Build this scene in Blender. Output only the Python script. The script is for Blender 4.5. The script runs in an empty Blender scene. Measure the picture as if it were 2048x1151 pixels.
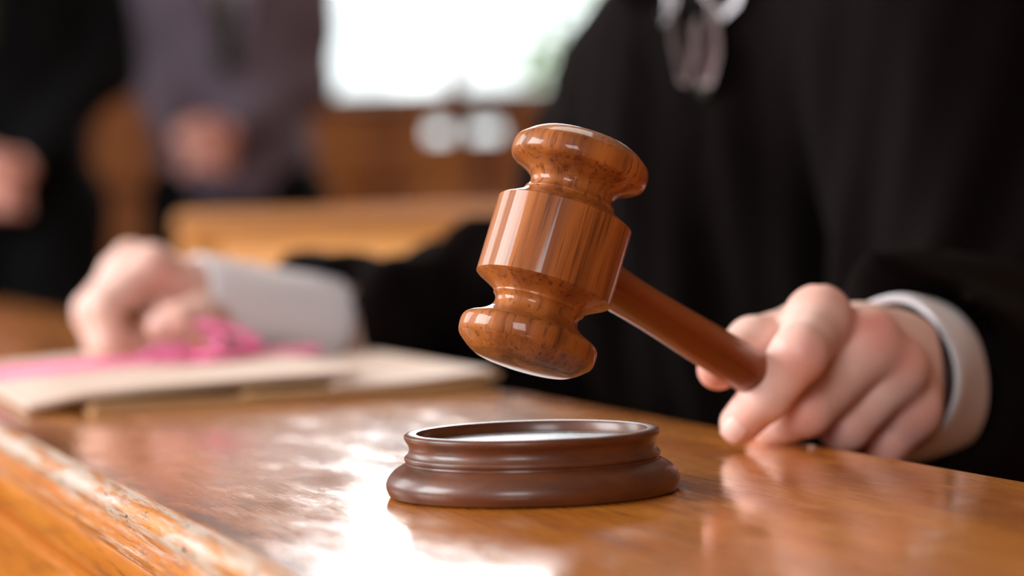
import bpy, bmesh, math, random
import numpy as np
from mathutils import Vector, Matrix
random.seed(7)
scene = bpy.context.scene
C = scene.collection

# ------------------------------------------------------------------ camera
ZT = 0.76                                  # height of the bench top
FPX, CXP, CYP = 5200.0, 1024.0, 575.5
PITCH, ROLL = math.radians(1.6), math.radians(1.66)
CAM = Vector((0, 0, ZT + 0.0994))
F_ = Vector((0, math.cos(PITCH), -math.sin(PITCH)))
R0 = Vector((1, 0, 0)); U0 = Vector((0, math.sin(PITCH), math.cos(PITCH)))
R_ = R0 * math.cos(ROLL) - U0 * math.sin(ROLL)
U_ = R0 * math.sin(ROLL) + U0 * math.cos(ROLL)
def P(x, y, d):
    d = float(d)
    return CAM + d * (F_ + R_ * ((x - CXP) / FPX) - U_ * ((y - CYP) / FPX))
def T(x, y, z=ZT):
    v = P(x, y, 1) - CAM
    return CAM + v * ((z - CAM.z) / v.z)
cd = bpy.data.cameras.new('camera'); cam = bpy.data.objects.new('camera', cd); C.objects.link(cam)
cam.matrix_world = Matrix(((R_.x, U_.x, -F_.x, CAM.x), (R_.y, U_.y, -F_.y, CAM.y), (R_.z, U_.z, -F_.z, CAM.z), (0, 0, 0, 1)))
cd.sensor_width = 36; cd.lens = 36 * FPX / 2048
cd.dof.use_dof = True; cd.dof.focus_distance = 0.935; cd.dof.aperture_fstop = 5.2
cd.clip_start = 0.02
scene.camera = cam
# ------------------------------------------------------------------ world, lights, exposure
w = bpy.data.worlds.new('world'); scene.world = w; w.use_nodes = True
bg = w.node_tree.nodes['Background']
bg.inputs[0].default_value = (0.93, 0.97, 1.0, 1); bg.inputs[1].default_value = 2.1
vs = scene.view_settings
vs.view_transform = 'Standard'; vs.look = 'None'; vs.gamma = 1; vs.use_curve_mapping = False; vs.exposure = 0.0
scene.cycles.use_denoising = True
scene.cycles.max_bounces = 8
def area(name, loc, target, sx, sy, power, col=(1, 1, 1)):
    l = bpy.data.lights.new(name, 'AREA'); l.shape = 'RECTANGLE'; l.size = sx; l.size_y = sy; l.energy = power; l.color = col
    o = bpy.data.objects.new(name, l); C.objects.link(o); o.location = loc
    o.rotation_euler = (Vector(target) - Vector(loc)).to_track_quat('-Z', 'Y').to_euler()
    return o
# daylight through the windows of the left wall, the far wall and the wall behind the photographer
area('window_daylight', (-2.9, 0.9, 2.0), (0.0, 1.1, 0.9), 1.6, 1.5, 150, (0.96, 0.98, 1.0))
area('window_daylight', (-2.9, 3.6, 2.0), (0.0, 3.0, 1.0), 1.6, 1.5, 50, (0.96, 0.98, 1.0))
area('window_daylight', (-0.9, -2.3, 2.1), (0.1, 1.3, 0.9), 1.3, 1.2, 60, (0.98, 0.98, 1.0))
area('window_daylight', (0.16, 6.35, 2.05), (0.0, 1.1, 0.8), 1.5, 1.15, 45, (0.96, 0.98, 1.0))
area('overhead_fill', (0.3, 3.2, 3.1), (0.3, 3.2, 0.0), 1.2, 1.2, 25, (1.0, 0.9, 0.78))  # added overhead fill for the room; no lamp hangs here

# ------------------------------------------------------------------ helpers
def tag(o, label=None, cat=None, group=None, kind=None):
    if label: o['label'] = label
    if cat: o['category'] = cat
    if group: o['group'] = group
    if kind: o['kind'] = kind
    return o
def empty(name, loc, label, cat, group=None):
    o = bpy.data.objects.new(name, None); C.objects.link(o); o.location = loc
    return tag(o, label, cat, group)
def link(name, me, mat, parent=None, kind=None):
    o = bpy.data.objects.new(name, me); C.objects.link(o)
    if mat:
        me.materials.clear(); me.materials.append(mat)
    if parent:
        o.parent = parent
        o.matrix_parent_inverse = (Matrix.Translation(parent.location) @ parent.rotation_euler.to_matrix().to_4x4()).inverted()
    if kind: o['kind'] = kind
    return o
def mesh_from(name, V, Fc, smooth=True, sharp=None):
    me = bpy.data.meshes.new(name); me.from_pydata([tuple(v) for v in V], [], Fc); me.update()
    if smooth: me.shade_smooth()
    if sharp: me.set_sharp_from_angle(angle=math.radians(sharp))
    return me
def bm_mesh(name, bm, smooth=True, sharp=35):
    me = bpy.data.meshes.new(name); bm.normal_update(); bm.to_mesh(me); bm.free()
    if smooth:
        me.shade_smooth(); me.set_sharp_from_angle(angle=math.radians(sharp))
    return me
def box(name, lo, hi, mat, parent=None, kind=None, bev=0.0, frame=None):
    bm = bmesh.new(); bmesh.ops.create_cube(bm, size=1)
    for v in bm.verts:
        v.co = Vector([(lo[i] + hi[i]) / 2 + v.co[i] * (hi[i] - lo[i]) for i in range(3)])
    if bev: bmesh.ops.bevel(bm, geom=bm.edges[:], offset=bev, segments=2, affect='EDGES', profile=0.5)
    if frame: bm.transform(frame)
    return link(name, bm_mesh(name, bm), mat, parent, kind)
def catmull(pts, n=6):
    out = []
    for i in range(len(pts) - 1):
        p0 = pts[max(i - 1, 0)]; p1 = pts[i]; p2 = pts[i + 1]; p3 = pts[min(i + 2, len(pts) - 1)]
        for k in range(n):
            t = k / n
            out.append(tuple(0.5 * (2 * b + (c - a) * t + (2 * a - 5 * b + 4 * c - d) * t * t + (3 * b - a - 3 * c + d) * t ** 3) for a, b, c, d in zip(p0, p1, p2, p3)))
    out.append(tuple(pts[-1])); return out
def lathe(name, prof, seg=128, sharp=32):
    """prof: (r, z) from bottom to top; r = 0 closes the end"""
    V, Fc, rings = [], [], []
    for r, z in prof:
        if r < 1e-6: rings.append([len(V)]); V.append((0, 0, z))
        else:
            rings.append(list(range(len(V), len(V) + seg)))
            V += [(r * math.cos(2 * math.pi * k / seg), r * math.sin(2 * math.pi * k / seg), z) for k in range(seg)]
    for a, b in zip(rings, rings[1:]):
        for k in range(seg):
            k2 = (k + 1) % seg
            if len(a) == 1 and len(b) == 1: break
            if len(a) == 1: Fc.append((a[0], b[k2], b[k]))
            elif len(b) == 1: Fc.append((a[k], a[k2], b[0]))
            else: Fc.append((a[k], a[k2], b[k2], b[k]))
    return mesh_from(name, V, Fc, True, sharp)
def axis_frame(origin, zdir, xhint=Vector((1, 0, 0))):
    z = zdir.normalized(); y = z.cross(xhint).normalized(); x = y.cross(z)
    return Matrix(((x.x, y.x, z.x, origin.x), (x.y, y.y, z.y, origin.y), (x.z, y.z, z.z, origin.z), (0, 0, 0, 1)))

# ---- implicit surfaces -> mesh (surface nets)
def nets(fn, lo, hi, h):
    ax = [np.arange(lo[i], hi[i] + h, h, dtype=np.float32) for i in range(3)]
    n = [len(a) for a in ax]
    G = np.stack(np.meshgrid(*ax, indexing='ij'), -1).reshape(-1, 3)
    f = fn(G).reshape(n).astype(np.float32)
    m = [k - 1 for k in n]
    acc = np.zeros(m + [3], np.float32); cnt = np.zeros(m, np.float32)
    corners = [(i, j, k) for i in (0, 1) for j in (0, 1) for k in (0, 1)]
    def sub(c): return f[c[0]:c[0] + m[0], c[1]:c[1] + m[1], c[2]:c[2] + m[2]]
    for a in corners:
        for d in range(3):
            if a[d] == 1: continue
            b = list(a); b[d] = 1
            fa, fb = sub(a), sub(b)
            msk = (fa < 0) != (fb < 0)
            t = np.where(msk, fa / np.where(msk, fa - fb, 1), 0)
            for e in range(3):
                acc[..., e] += np.where(msk, a[e] + (t if e == d else 0), 0)
            cnt += msk
    act = cnt > 0
    idx = -np.ones(m, np.int64); idx[act] = np.arange(act.sum())
    ijk = np.argwhere(act)
    V = (ijk + acc[act] / cnt[act][:, None]) * h + np.array(lo)
    Q = []
    for d in range(3):
        e1, e2 = (d + 1) % 3, (d + 2) % 3
        sa = [slice(1, n[k] - 1) for k in range(3)]; sb = list(sa)
        sa[d] = slice(0, n[d] - 1); sb[d] = slice(1, n[d])
        A, B = f[tuple(sa)] < 0, f[tuple(sb)] < 0
        for inside, flip in ((A & ~B, False), (~A & B, True)):
            p = np.argwhere(inside)
            if not len(p): continue
            for k in range(3):
                if k != d: p[:, k] += 1
            def cell(o1, o2):
                q = p.copy(); q[:, e1] -= o1; q[:, e2] -= o2
                return idx[q[:, 0], q[:, 1], q[:, 2]]
            quad = np.stack([cell(1, 1), cell(0, 1), cell(0, 0), cell(1, 0)], 1)
            Q.append(quad[:, ::-1] if flip else quad)
    return V, np.concatenate(Q)
def np_mesh(name, parts):
    Vs, Qs, o = [], [], 0
    for V, Q in parts:
        Vs.append(V); Qs.append(Q + o); o += len(V)
    V = np.concatenate(Vs).astype(np.float32); Q = np.concatenate(Qs).astype(np.int32)
    me = bpy.data.meshes.new(name)
    me.vertices.add(len(V)); me.vertices.foreach_set('co', V.ravel())
    me.loops.add(Q.size); me.loops.foreach_set('vertex_index', Q.ravel())
    me.polygons.add(len(Q)); me.polygons.foreach_set('loop_start', np.arange(0, Q.size, 4, dtype=np.int32))
    me.update(calc_edges=True); me.validate(); me.shade_smooth()
    return me, V
def rc(G, a, b, ra, rb):
    a = np.array(a, np.float32); b = np.array(b, np.float32); ba = b - a
    t = np.clip((G - a) @ ba / (ba @ ba + 1e-12), 0, 1)
    return np.linalg.norm(G - a - t[:, None] * ba, axis=1) - (ra + (rb - ra) * t)
def ell(G, c, r, M=None):
    q = G - np.array(c, np.float32)
    if M is not None: q = q @ M          # columns of M are the ellipsoid axes
    r = np.array(r, np.float32)
    k0 = np.linalg.norm(q / r, axis=1); k1 = np.linalg.norm(q / (r * r), axis=1)
    return k0 * (k0 - 1) / np.maximum(k1, 1e-6)
def smin(a, b, k):
    h = np.maximum(k - np.abs(a - b), 0) / k
    return np.minimum(a, b) - h * h * k * 0.25
def smax(a, b, k): return -smin(-a, -b, k)
def chain(G, pts, rad, k=0.003):
    d = None
    for i in range(len(pts) - 1):
        e = rc(G, pts[i], pts[i + 1], rad[i], rad[i + 1])
        d = e if d is None else smin(d, e, k)
    return d
def bounds(pts, pad):
    A = np.array([tuple(p) for p in pts]); return A.min(0) - pad, A.max(0) + pad
def rotm(ax, ay, az): # numpy 3x3 whose columns are local axes
    return np.array([[ax[i], ay[i], az[i]] for i in range(3)], np.float32)

# ------------------------------------------------------------------ materials
def mat(name):
    m = bpy.data.materials.new(name); m.use_nodes = True
    return m, m.node_tree, m.node_tree.nodes['Principled BSDF']
def simple(name, col, rough=0.5, **kw):
    m, nt, b = mat(name); b.inputs['Base Color'].default_value = (*col, 1); b.inputs['Roughness'].default_value = rough
    for k, v in kw.items(): b.inputs[k.replace('_', ' ')].default_value = v
    return m
def N(nt, t, **kw):
    n = nt.nodes.new(t)
    for k, v in kw.items(): setattr(n, k, v)
    return n
def mapping(nt, scale, rot=(0, 0, 0), loc=(0, 0, 0), coord='Object'):
    tc = N(nt, 'ShaderNodeTexCoord'); mp = N(nt, 'ShaderNodeMapping')
    nt.links.new(tc.outputs[coord], mp.inputs[0])
    mp.inputs['Scale'].default_value = scale; mp.inputs['Rotation'].default_value = rot; mp.inputs['Location'].default_value = loc
    return mp.outputs[0]
def noise(nt, vec, scale, detail=4, rough=0.55, dist=0.0):
    n = N(nt, 'ShaderNodeTexNoise'); nt.links.new(vec, n.inputs['Vector'])
    n.inputs['Scale'].default_value = scale; n.inputs['Detail'].default_value = detail
    n.inputs['Roughness'].default_value = rough; n.inputs['Distortion'].default_value = dist
    return n.outputs['Fac']
def ramp(nt, fac, stops):
    r = N(nt, 'ShaderNodeValToRGB'); nt.links.new(fac, r.inputs[0]); e = r.color_ramp.elements
    while len(e) < len(stops): e.new(0.5)
    for el, (p, c) in zip(e, stops):
        el.position = p; el.color = (*c, 1) if len(c) == 3 else c
    return r.outputs[0]
def mixc(nt, fac, a, b, mode='MIX'):
    m = N(nt, 'ShaderNodeMix', data_type='RGBA', blend_type=mode)
    for s, v in ((m.inputs[0], fac), (m.inputs[6], a), (m.inputs[7], b)):
        if hasattr(v, 'links') or hasattr(v, 'is_linked'): nt.links.new(v, s)
        else: s.default_value = v if not isinstance(v, tuple) else (*v, 1)
    return m.outputs[2]
def g(v): return (v, v, v)
def bump(nt, b, h, strength, dist, slot='Normal'):
    n = N(nt, 'ShaderNodeBump'); nt.links.new(h, n.inputs['Height'])
    n.inputs['Strength'].default_value = strength; n.inputs['Distance'].default_value = dist
    nt.links.new(n.outputs[0], b.inputs[slot])
def wood(name, light, dark, pore, axis=2, scale=1.0, rough=0.4, coat=1.0, coatr=0.08, pore_amt=0.8, bmp=0.15, spec=0.4):
    """varnished timber, grain running along the local axis"""
    m, nt, b = mat(name)
    s = [14.0 * scale] * 3; s[axis] = 1.6 * scale
    broad = noise(nt, mapping(nt, s), 3.0, 4, 0.6, 0.6)
    s2 = [230.0 * scale] * 3; s2[axis] = 9.0 * scale
    fine = noise(nt, mapping(nt, s2), 2.4, 3, 0.6, 0.2)
    c = ramp(nt, broad, [(0.36, dark), (0.60, light)])
    p = ramp(nt, fine, [(0.34, g(0.38)), (0.48, g(1.0))])
    s3 = [42.0 * scale] * 3; s3[axis] = 2.0 * scale
    veins = ramp(nt, noise(nt, mapping(nt, s3, loc=(3, 1, 2)), 1.6, 2, 0.5, 0.5), [(0.36, g(0.0)), (0.44, g(1.0))])
    pv = mixc(nt, 1.0, p, veins, 'MULTIPLY')
    inv = mixc(nt, pore_amt, g(1.0), pv)
    c2 = mixc(nt, inv, pore, c)
    nt.links.new(c2, b.inputs['Base Color'])
    b.inputs['Roughness'].default_value = rough; b.inputs['Specular IOR Level'].default_value = spec
    b.inputs['Coat Weight'].default_value = coat; b.inputs['Coat Roughness'].default_value = coatr
    bump(nt, b, fine, bmp, 0.0004)
    return m
M_gavel = wood('gavel_rosewood', (0.40, 0.120, 0.022), (0.15, 0.034, 0.006), (0.045, 0.009, 0.003), scale=1.0, rough=0.5, coat=0.38, coatr=0.07, pore_amt=0.95, bmp=0.08, spec=0.2)
M_handle = wood('handle_rosewood', (0.34, 0.085, 0.010), (0.20, 0.036, 0.005), (0.10, 0.02, 0.006), scale=1.0, rough=0.45, coat=0.5, coatr=0.12, pore_amt=0.5, spec=0.2)
M_block = wood('block_walnut', (0.125, 0.033, 0.009), (0.075, 0.018, 0.005), (0.04, 0.009, 0.003), axis=0, scale=0.8, rough=0.5, coat=0.4, coatr=0.22, pore_amt=0.5)
M_panel = wood('wall_panelling', (0.36, 0.115, 0.014), (0.23, 0.062, 0.007), (0.07, 0.016, 0.004), scale=0.25, rough=0.6, coat=0.0, coatr=0.3)
M_pew = wood('pew_oak', (0.80, 0.35, 0.065), (0.68, 0.26, 0.040), (0.3, 0.10, 0.02), axis=0, scale=0.3, rough=0.45, coat=0.2, coatr=0.35)
M_floor = wood('floor_timber', (0.20, 0.085, 0.03), (0.12, 0.05, 0.02), (0.06, 0.02, 0.01), axis=1, scale=0.25, rough=0.5, coat=0.3, coatr=0.3)
def desk_material(name, worn):
    m, nt, b = mat(name)
    broad = noise(nt, mapping(nt, (0.8, 9, 9)), 2.5, 4, 0.6, 0.5)
    c = ramp(nt, broad, [(0.30, (0.40, 0.105, 0.008)), (0.52, (0.60, 0.19, 0.016)), (0.75, (0.72, 0.28, 0.035))])
    fine = noise(nt, mapping(nt, (9, 260, 260)), 2.0, 3, 0.65, 0.15)
    p = ramp(nt, fine, [(0.36, g(0.0)), (0.50, g(1.0))])
    c = mixc(nt, mixc(nt, 0.55, g(1.0), p), (0.17, 0.042, 0.006), c)
    blot = noise(nt, mapping(nt, (18, 60, 60)), 1.0, 5, 0.7)
    if worn:
        wv = ramp(nt, noise(nt, mapping(nt, (10, 170, 170)), 1.0, 6, 0.75, 0.4), [(0.42 if worn == 1 else 0.50, g(0.0)), (0.56 if worn == 1 else 0.64, g(1.0))])
        c = mixc(nt, wv, c, (0.66, 0.52, 0.42))  # pale bare-wood wear; on the nosing it also paints in the window reflection
        dk = ramp(nt, noise(nt, mapping(nt, (40, 260, 200), loc=(5, 2, 1)), 1.0, 5, 0.7), [(0.60, g(0.0)), (0.70, g(1.0))])
        c = mixc(nt, dk, c, (0.12, 0.06, 0.03))
        b.inputs['Roughness'].default_value = 0.42; b.inputs['Coat Weight'].default_value = 0.6; b.inputs['Coat Roughness'].default_value = 0.25
        bump(nt, b, noise(nt, mapping(nt, (14, 120, 120)), 1.0, 6, 0.75, 0.4), 0.5, 0.0012)
    elif worn is None:
        b.inputs['Specular IOR Level'].default_value = 0.3; b.inputs['Roughness'].default_value = 0.4
        b.inputs['Coat Weight'].default_value = 0.4; b.inputs['Coat Roughness'].default_value = 0.2; bump(nt, b, fine, 0.15, 0.0004)
    else:
        # dark ingrained grime along the outer edge of the top (local y is the distance from that edge)
        sx = N(nt, 'ShaderNodeSeparateXYZ'); tc = N(nt, 'ShaderNodeTexCoord'); nt.links.new(tc.outputs['Object'], sx.inputs[0])
        ma = N(nt, 'ShaderNodeMath', operation='MULTIPLY_ADD'); nt.links.new(blot, ma.inputs[0]); ma.inputs[1].default_value = 0.035
        nt.links.new(sx.outputs['Y'], ma.inputs[2])
        gr = ramp(nt, ma.outputs[0], [(0.0170, g(0.0)), (0.0190, g(0.9)), (0.0212, g(0.6)), (0.0250, g(0.0))])
        c = mixc(nt, gr, c, (0.10, 0.045, 0.012))
        b.inputs['Specular IOR Level'].default_value = 0.15
        r = ramp(nt, blot, [(0.35, g(0.40)), (0.7, g(0.55))])
        nt.links.new(r, b.inputs['Roughness'])
        b.inputs['Coat Weight'].default_value = 1.0
        nt.links.new(ramp(nt, noise(nt, mapping(nt, (14, 40, 40)), 1.2, 6, 0.7), [(0.40, g(0.08)), (0.56, g(0.15)), (0.72, g(0.30))]), b.inputs['Coat Roughness'])
        b.inputs['Coat IOR'].default_value = 1.43
        h = noise(nt, mapping(nt, (30, 260, 260), loc=(2, 4, 0)), 1.0, 4, 0.6)
        h2 = noise(nt, mapping(nt, (8, 14, 14)), 1.3, 3, 0.5)
        hh = mixc(nt, 0.35, h, h2)
        bump(nt, b, hh, 0.35, 0.0006)
        bump(nt, b, hh, 0.22, 0.00030, 'Coat Normal')
    nt.links.new(c, b.inputs['Base Color'])
    return m
M_desk = desk_material('desk_oak', False); M_desk_worn_sheen = desk_material('desk_oak_worn_sheen', 1); M_desk_face = desk_material('desk_oak_face', None); M_desk_worn2 = desk_material('desk_oak_rubbed', 2)
def skin_material():
    m, nt, b = mat('skin')
    at = N(nt, 'ShaderNodeAttribute', attribute_name='blush')
    n1 = noise(nt, mapping(nt, (60, 60, 60)), 1.0, 3, 0.6)
    base = ramp(nt, n1, [(0.3, (0.72, 0.44, 0.36)), (0.7, (0.80, 0.54, 0.47))])
    c = mixc(nt, at.outputs['Fac'], base, (0.66, 0.20, 0.15))
    nt.links.new(c, b.inputs['Base Color'])
    b.inputs['Roughness'].default_value = 0.5
    b.inputs['Subsurface Weight'].default_value = 0.25
    b.inputs['Subsurface Radius'].default_value = (1.0, 0.35, 0.2); b.inputs['Subsurface Scale'].default_value = 0.006
    bump(nt, b, noise(nt, mapping(nt, (900, 900, 900)), 1.0, 3, 0.6), 0.12, 0.0004)
    return m
M_skin = skin_material()
M_nail = simple('fingernail', (0.78, 0.50, 0.43), 0.28, Coat_Weight=0.4)
def cloth(name, col, rough=0.85, sheen=0.3, sc=900, tint=None):
    m, nt, b = mat(name)
    n1 = noise(nt, mapping(nt, (sc, sc, sc)), 1.0, 2)
    c = mixc(nt, n1, tuple(x * 0.75 for x in col), tuple(x * 1.2 for x in col))
    nt.links.new(c, b.inputs['Base Color'])
    b.inputs['Roughness'].default_value = rough; b.inputs['Sheen Weight'].default_value = sheen
    b.inputs['Specular IOR Level'].default_value = 0.06
    bump(nt, b, n1, 0.2, 0.0004)
    return m
M_robe = cloth('black_robe', (0.0040, 0.0022, 0.0020), 0.9, 0.0)
M_shirt = cloth('white_shirt', (0.78, 0.76, 0.80), 0.8, 0.1)
M_black = cloth('black_suit', (0.004, 0.004, 0.0045), 0.9, 0.0)
M_grey = cloth('charcoal_suit', (0.135, 0.105, 0.140), 0.9, 0.1)
M_hair = cloth('brown_hair', (0.05, 0.03, 0.02), 0.6, 0.1)
M_shoe = simple('shoe_leather', (0.01, 0.01, 0.01), 0.25)
M_eye = simple('eye', (0.5, 0.48, 0.45), 0.15)
def tie_material():
    m, nt, b = mat('tie_silk')
    v = N(nt, 'ShaderNodeTexVoronoi'); nt.links.new(mapping(nt, (1, 1, 1)), v.inputs['Vector']); v.inputs['Scale'].default_value = 190
    c = ramp(nt, v.outputs['Distance'], [(0.25, (0.19, 0.115, 0.115)), (0.5, (0.055, 0.025, 0.025))])
    nt.links.new(c, b.inputs['Base Color']); b.inputs['Roughness'].default_value = 0.4; b.inputs['Sheen Weight'].default_value = 0.3
    return m
M_tie = tie_material()
M_tie2 = cloth('olive_tie', (0.02, 0.025, 0.012), 0.5, 0.1)
def paper_material(name, a, b_, sc=30):
    m, nt, b = mat(name)
    c = ramp(nt, noise(nt, mapping(nt, (sc, sc, sc)), 1.0, 4), [(0.3, a), (0.7, b_)])
    nt.links.new(c, b.inputs['Base Color']); b.inputs['Roughness'].default_value = 0.6
    return m
M_paper = paper_material('cream_paper', (0.66, 0.50, 0.41), (0.72, 0.57, 0.48))
M_manila = paper_material('manila_card', (0.42, 0.23, 0.095), (0.50, 0.29, 0.13))
M_manila2 = paper_material('brown_card', (0.30, 0.15, 0.05), (0.38, 0.20, 0.075))
M_ribbon = cloth('pink_tape', (0.82, 0.16, 0.34), 0.7, 0.3)
M_wall = paper_material('wall_plaster', (0.42, 0.36, 0.30), (0.48, 0.41, 0.34), 5)
M_ceil = paper_material('ceiling_plaster', (0.42, 0.36, 0.28), (0.48, 0.41, 0.33), 5)
M_frame = wood('window_frame_timber', (0.22, 0.09, 0.035), (0.14, 0.05, 0.02), (0.07, 0.02, 0.01), scale=0.4, rough=0.5, coat=0.2, coatr=0.3)
M_leaf = paper_material('hedge_leaves', (0.22, 0.36, 0.14), (0.40, 0.52, 0.28), 60)
M_lawn = paper_material('lawn', (0.20, 0.32, 0.10), (0.30, 0.42, 0.18), 20)
def glass_material():
    m = bpy.data.materials.new('window_glass'); m.use_nodes = True; nt = m.node_tree; nt.nodes.clear()
    o = N(nt, 'ShaderNodeOutputMaterial'); tr = N(nt, 'ShaderNodeBsdfTransparent'); gl = N(nt, 'ShaderNodeBsdfGlossy'); mx = N(nt, 'ShaderNodeMixShader')
    fr = N(nt, 'ShaderNodeFresnel'); fr.inputs[0].default_value = 1.45; gl.inputs['Roughness'].default_value = 0.02
    tr.inputs[0].default_value = (0.97, 0.99, 0.98, 1)
    nt.links.new(fr.outputs[0], mx.inputs[0]); nt.links.new(tr.outputs[0], mx.inputs[1]); nt.links.new(gl.outputs[0], mx.inputs[2]); nt.links.new(mx.outputs[0], o.inputs[0])
    return m
M_glass = glass_material()

# ------------------------------------------------------------------ the room
XL, XR, YB, YF, ZC = -3.0, 3.0, 6.5, -2.4, 3.2
st = 'structure'
fl = box('floor', (XL, YF, -0.1), (XR, YB, -0.012), M_floor, kind=st)
for i in range(24):
    x0 = XL + i * 0.25
    box('floorboard', (x0 + 0.002, YF, -0.02), (x0 + 0.248, YB, 0.0), M_floor, fl, bev=0.0015)
box('ceiling', (XL, YF, ZC), (XR, YB, ZC + 0.1), M_ceil, kind=st)
box('wall_right', (XR, YF, 0), (XR + 0.15, YB, ZC), M_panel, kind=st)
def wall_with_holes(name, axis, pos, thick, lo, hi, holes, m):
    """wall in the plane axis=pos made of boxes round rectangular openings; one mesh"""
    cuts = sorted({lo, hi} | {h[0] for h in holes} | {h[1] for h in holes})
    bm = bmesh.new()
    def put(a0, a1, z0, z1):
        if z1 - z0 < 1e-4: return
        r = bmesh.ops.create_cube(bm, size=1)
        for v in r['verts']:
            a = (a0 + a1) / 2 + v.co.x * (a1 - a0); t = pos + thick / 2 + v.co.y * abs(thick); z = (z0 + z1) / 2 + v.co.z * (z1 - z0)
            v.co = (a, t, z) if axis == 'y' else (t, a, z)
    for a0, a1 in zip(cuts, cuts[1:]):
        hs = sorted([(h[2], h[3]) for h in holes if h[0] <= a0 and h[1] >= a1])
        z = 0.0
        for h0, h1 in hs: put(a0, a1, z, h0); z = h1
        put(a0, a1, z, ZC)
    return link(name, bm_mesh(name, bm), m, None, st)
wx0, wx1, wz0, wz1 = -0.76, 1.5, 1.158, 2.65
lx0, lx1, lz0, lz1 = -0.205, -0.012, 1.054, 1.095  # made-up slot in the wall, sized to give two small bright glints
wb = wall_with_holes('wall_back', 'y', YB, 0.12, XL, XR, [(wx0, wx1, wz0, wz1), (lx0, lx1, lz0, lz1)], M_panel)
for i in range(9):
    x0 = XL + 0.05 + i * 0.66
    if -0.95 < x0 < 0.1:
        box('wainscot_panel', (x0 + 0.05, YB - 0.02, 0.2), (x0 + 0.58, YB + 0.001, 0.93), M_panel, wb, bev=0.008)
    else:
        box('wainscot_panel', (x0 + 0.05, YB - 0.02, 0.2), (x0 + 0.58, YB + 0.001, 1.02), M_panel, wb, bev=0.008)
wl = wall_with_holes('wall_left', 'x', XL, -0.12, YF, YB, [(0.1, 1.7, 1.1, 2.8), (2.8, 4.4, 1.1, 2.8)], M_panel)
wf = wall_with_holes('wall_front', 'y', YF, -0.12, XL, XR, [(-1.6, -0.2, 1.2, 2.8)], M_panel)
def window(name, axis, pos, a0, a1, z0, z1, bars, zbars, fw=0.045):
    """frame with its panes; bars = [(position, width)]"""
    def bb(nm, p0, p1, q0, q1, t0, t1, m, parent, bev=0.004):
        if axis == 'y': return box(nm, (p0, pos + t0, q0), (p1, pos + t1, q1), m, parent, bev=bev)
        return box(nm, (pos + t0, p0, q0), (pos + t1, p1, q1), m, parent, bev=bev)
    bm = bmesh.new()
    for p0, p1, q0, q1 in ((a0, a0 + fw, z0, z1), (a1 - fw, a1, z0, z1), (a0 + fw, a1 - fw, z0, z0 + fw * 0.4), (a0 + fw, a1 - fw, z1 - fw, z1)):
        r = bmesh.ops.create_cube(bm, size=1)
        for v in r['verts']:
            a = (p0 + p1) / 2 + v.co.x * (p1 - p0); z = (q0 + q1) / 2 + v.co.z * (q1 - q0); t = pos + 0.05 + v.co.y * 0.05
            v.co = (a, t, z) if axis == 'y' else (t, a, z)
    fr = link(name, bm_mesh(name, bm), M_frame, None, st)
    for p, wd in bars: bb('mullion', p - wd / 2, p + wd / 2, z0, z1, 0.03, 0.07, M_frame, fr)
    for q, wd in zbars: bb('glazing_bar', a0, a1, q - wd / 2, q + wd / 2, 0.035, 0.065, M_frame, fr)
    ed = [a0] + [p for p, _ in bars] + [a1]
    for e0, e1 in zip(ed, ed[1:]): bb('pane', e0 + 0.004, e1 - 0.004, z0 + 0.004, z1 - 0.004, 0.048, 0.052, M_glass, fr, 0)
    return fr
window('window_1', 'y', YB, wx0, wx1, wz0, wz1, [(-0.44, 0.014), (-0.13, 0.042), (0.125, 0.014), (0.40, 0.042), (0.95, 0.042)], [(2.1, 0.03)])
window('glint_opening', 'y', YB, lx0, lx1, lz0, lz1, [(-0.119, 0.055)], [], 0.006)  # added opening whose panes stand in for small highlights
window('window_3', 'x', XL - 0.1, 0.1, 1.7, 1.1, 2.8, [(0.9, 0.05)], [(2.0, 0.03)])
window('window_4', 'x', XL - 0.1, 2.8, 4.4, 1.1, 2.8, [(3.6, 0.05)], [(2.0, 0.03)])
window('window_5', 'y', YF - 0.1, -1.6, -0.2, 1.2, 2.8, [(-0.9, 0.05)], [(2.0, 0.03)])
box('trim_1', (wx0 - 0.05, YB - 0.035, wz0 - 0.022), (wx1 + 0.05, YB + 0.03, wz0), M_frame, kind=st, bev=0.004)
box('trim_2', (XL, YB - 0.03, 0.95), (lx0 - 0.02, YB, 0.985), M_panel, kind=st, bev=0.006)
box('baseboard_back', (XL, YB - 0.03, 0.0), (XR, YB, 0.14), M_panel, kind=st, bev=0.005)
# outside: lawn and clipped shrubs under a bright sky
tag(box('lawn', (-14, YB + 0.2, -0.6), (14, 30, -0.5), M_lawn, kind='stuff'), 'pale lawn outside the window', 'lawn')
def shrub(cx, cy, h, r, label):
    rng = np.random.RandomState(int(abs(cx) * 37 + cy * 11))
    o = empty('shrub', (cx, cy, -0.5), label, 'shrub')
    V, Fc = [], []
    n = 2600
    for i in range(n):
        u = rng.normal(size=3); u /= np.linalg.norm(u); rr = 0.75 + 0.25 * rng.rand()
        c = np.array([cx + u[0] * r * rr, cy + u[1] * r * rr, -0.5 + h * 0.52 + u[2] * h * 0.5 * rr])
        a = rng.normal(size=3); a /= np.linalg.norm(a); b = np.cross(a, u); b /= np.linalg.norm(b) + 1e-6
        s = 0.05; k = len(V)
        V += [c - a * s, c + b * s * .5, c + a * s, c - b * s * .5]; Fc.append((k, k + 1, k + 2, k + 3))
    f = link('foliage', mesh_from('foliage', V, Fc, False), M_leaf, o); f['kind'] = 'stuff'
    m = lathe('trunk', [(0, 0), (0.05, 0), (0.035, h * 0.5), (0, h * 0.5)], 12)
    m.transform(Matrix.Translation((cx, cy, -0.5))); link('trunk', m, M_frame, o)
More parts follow.
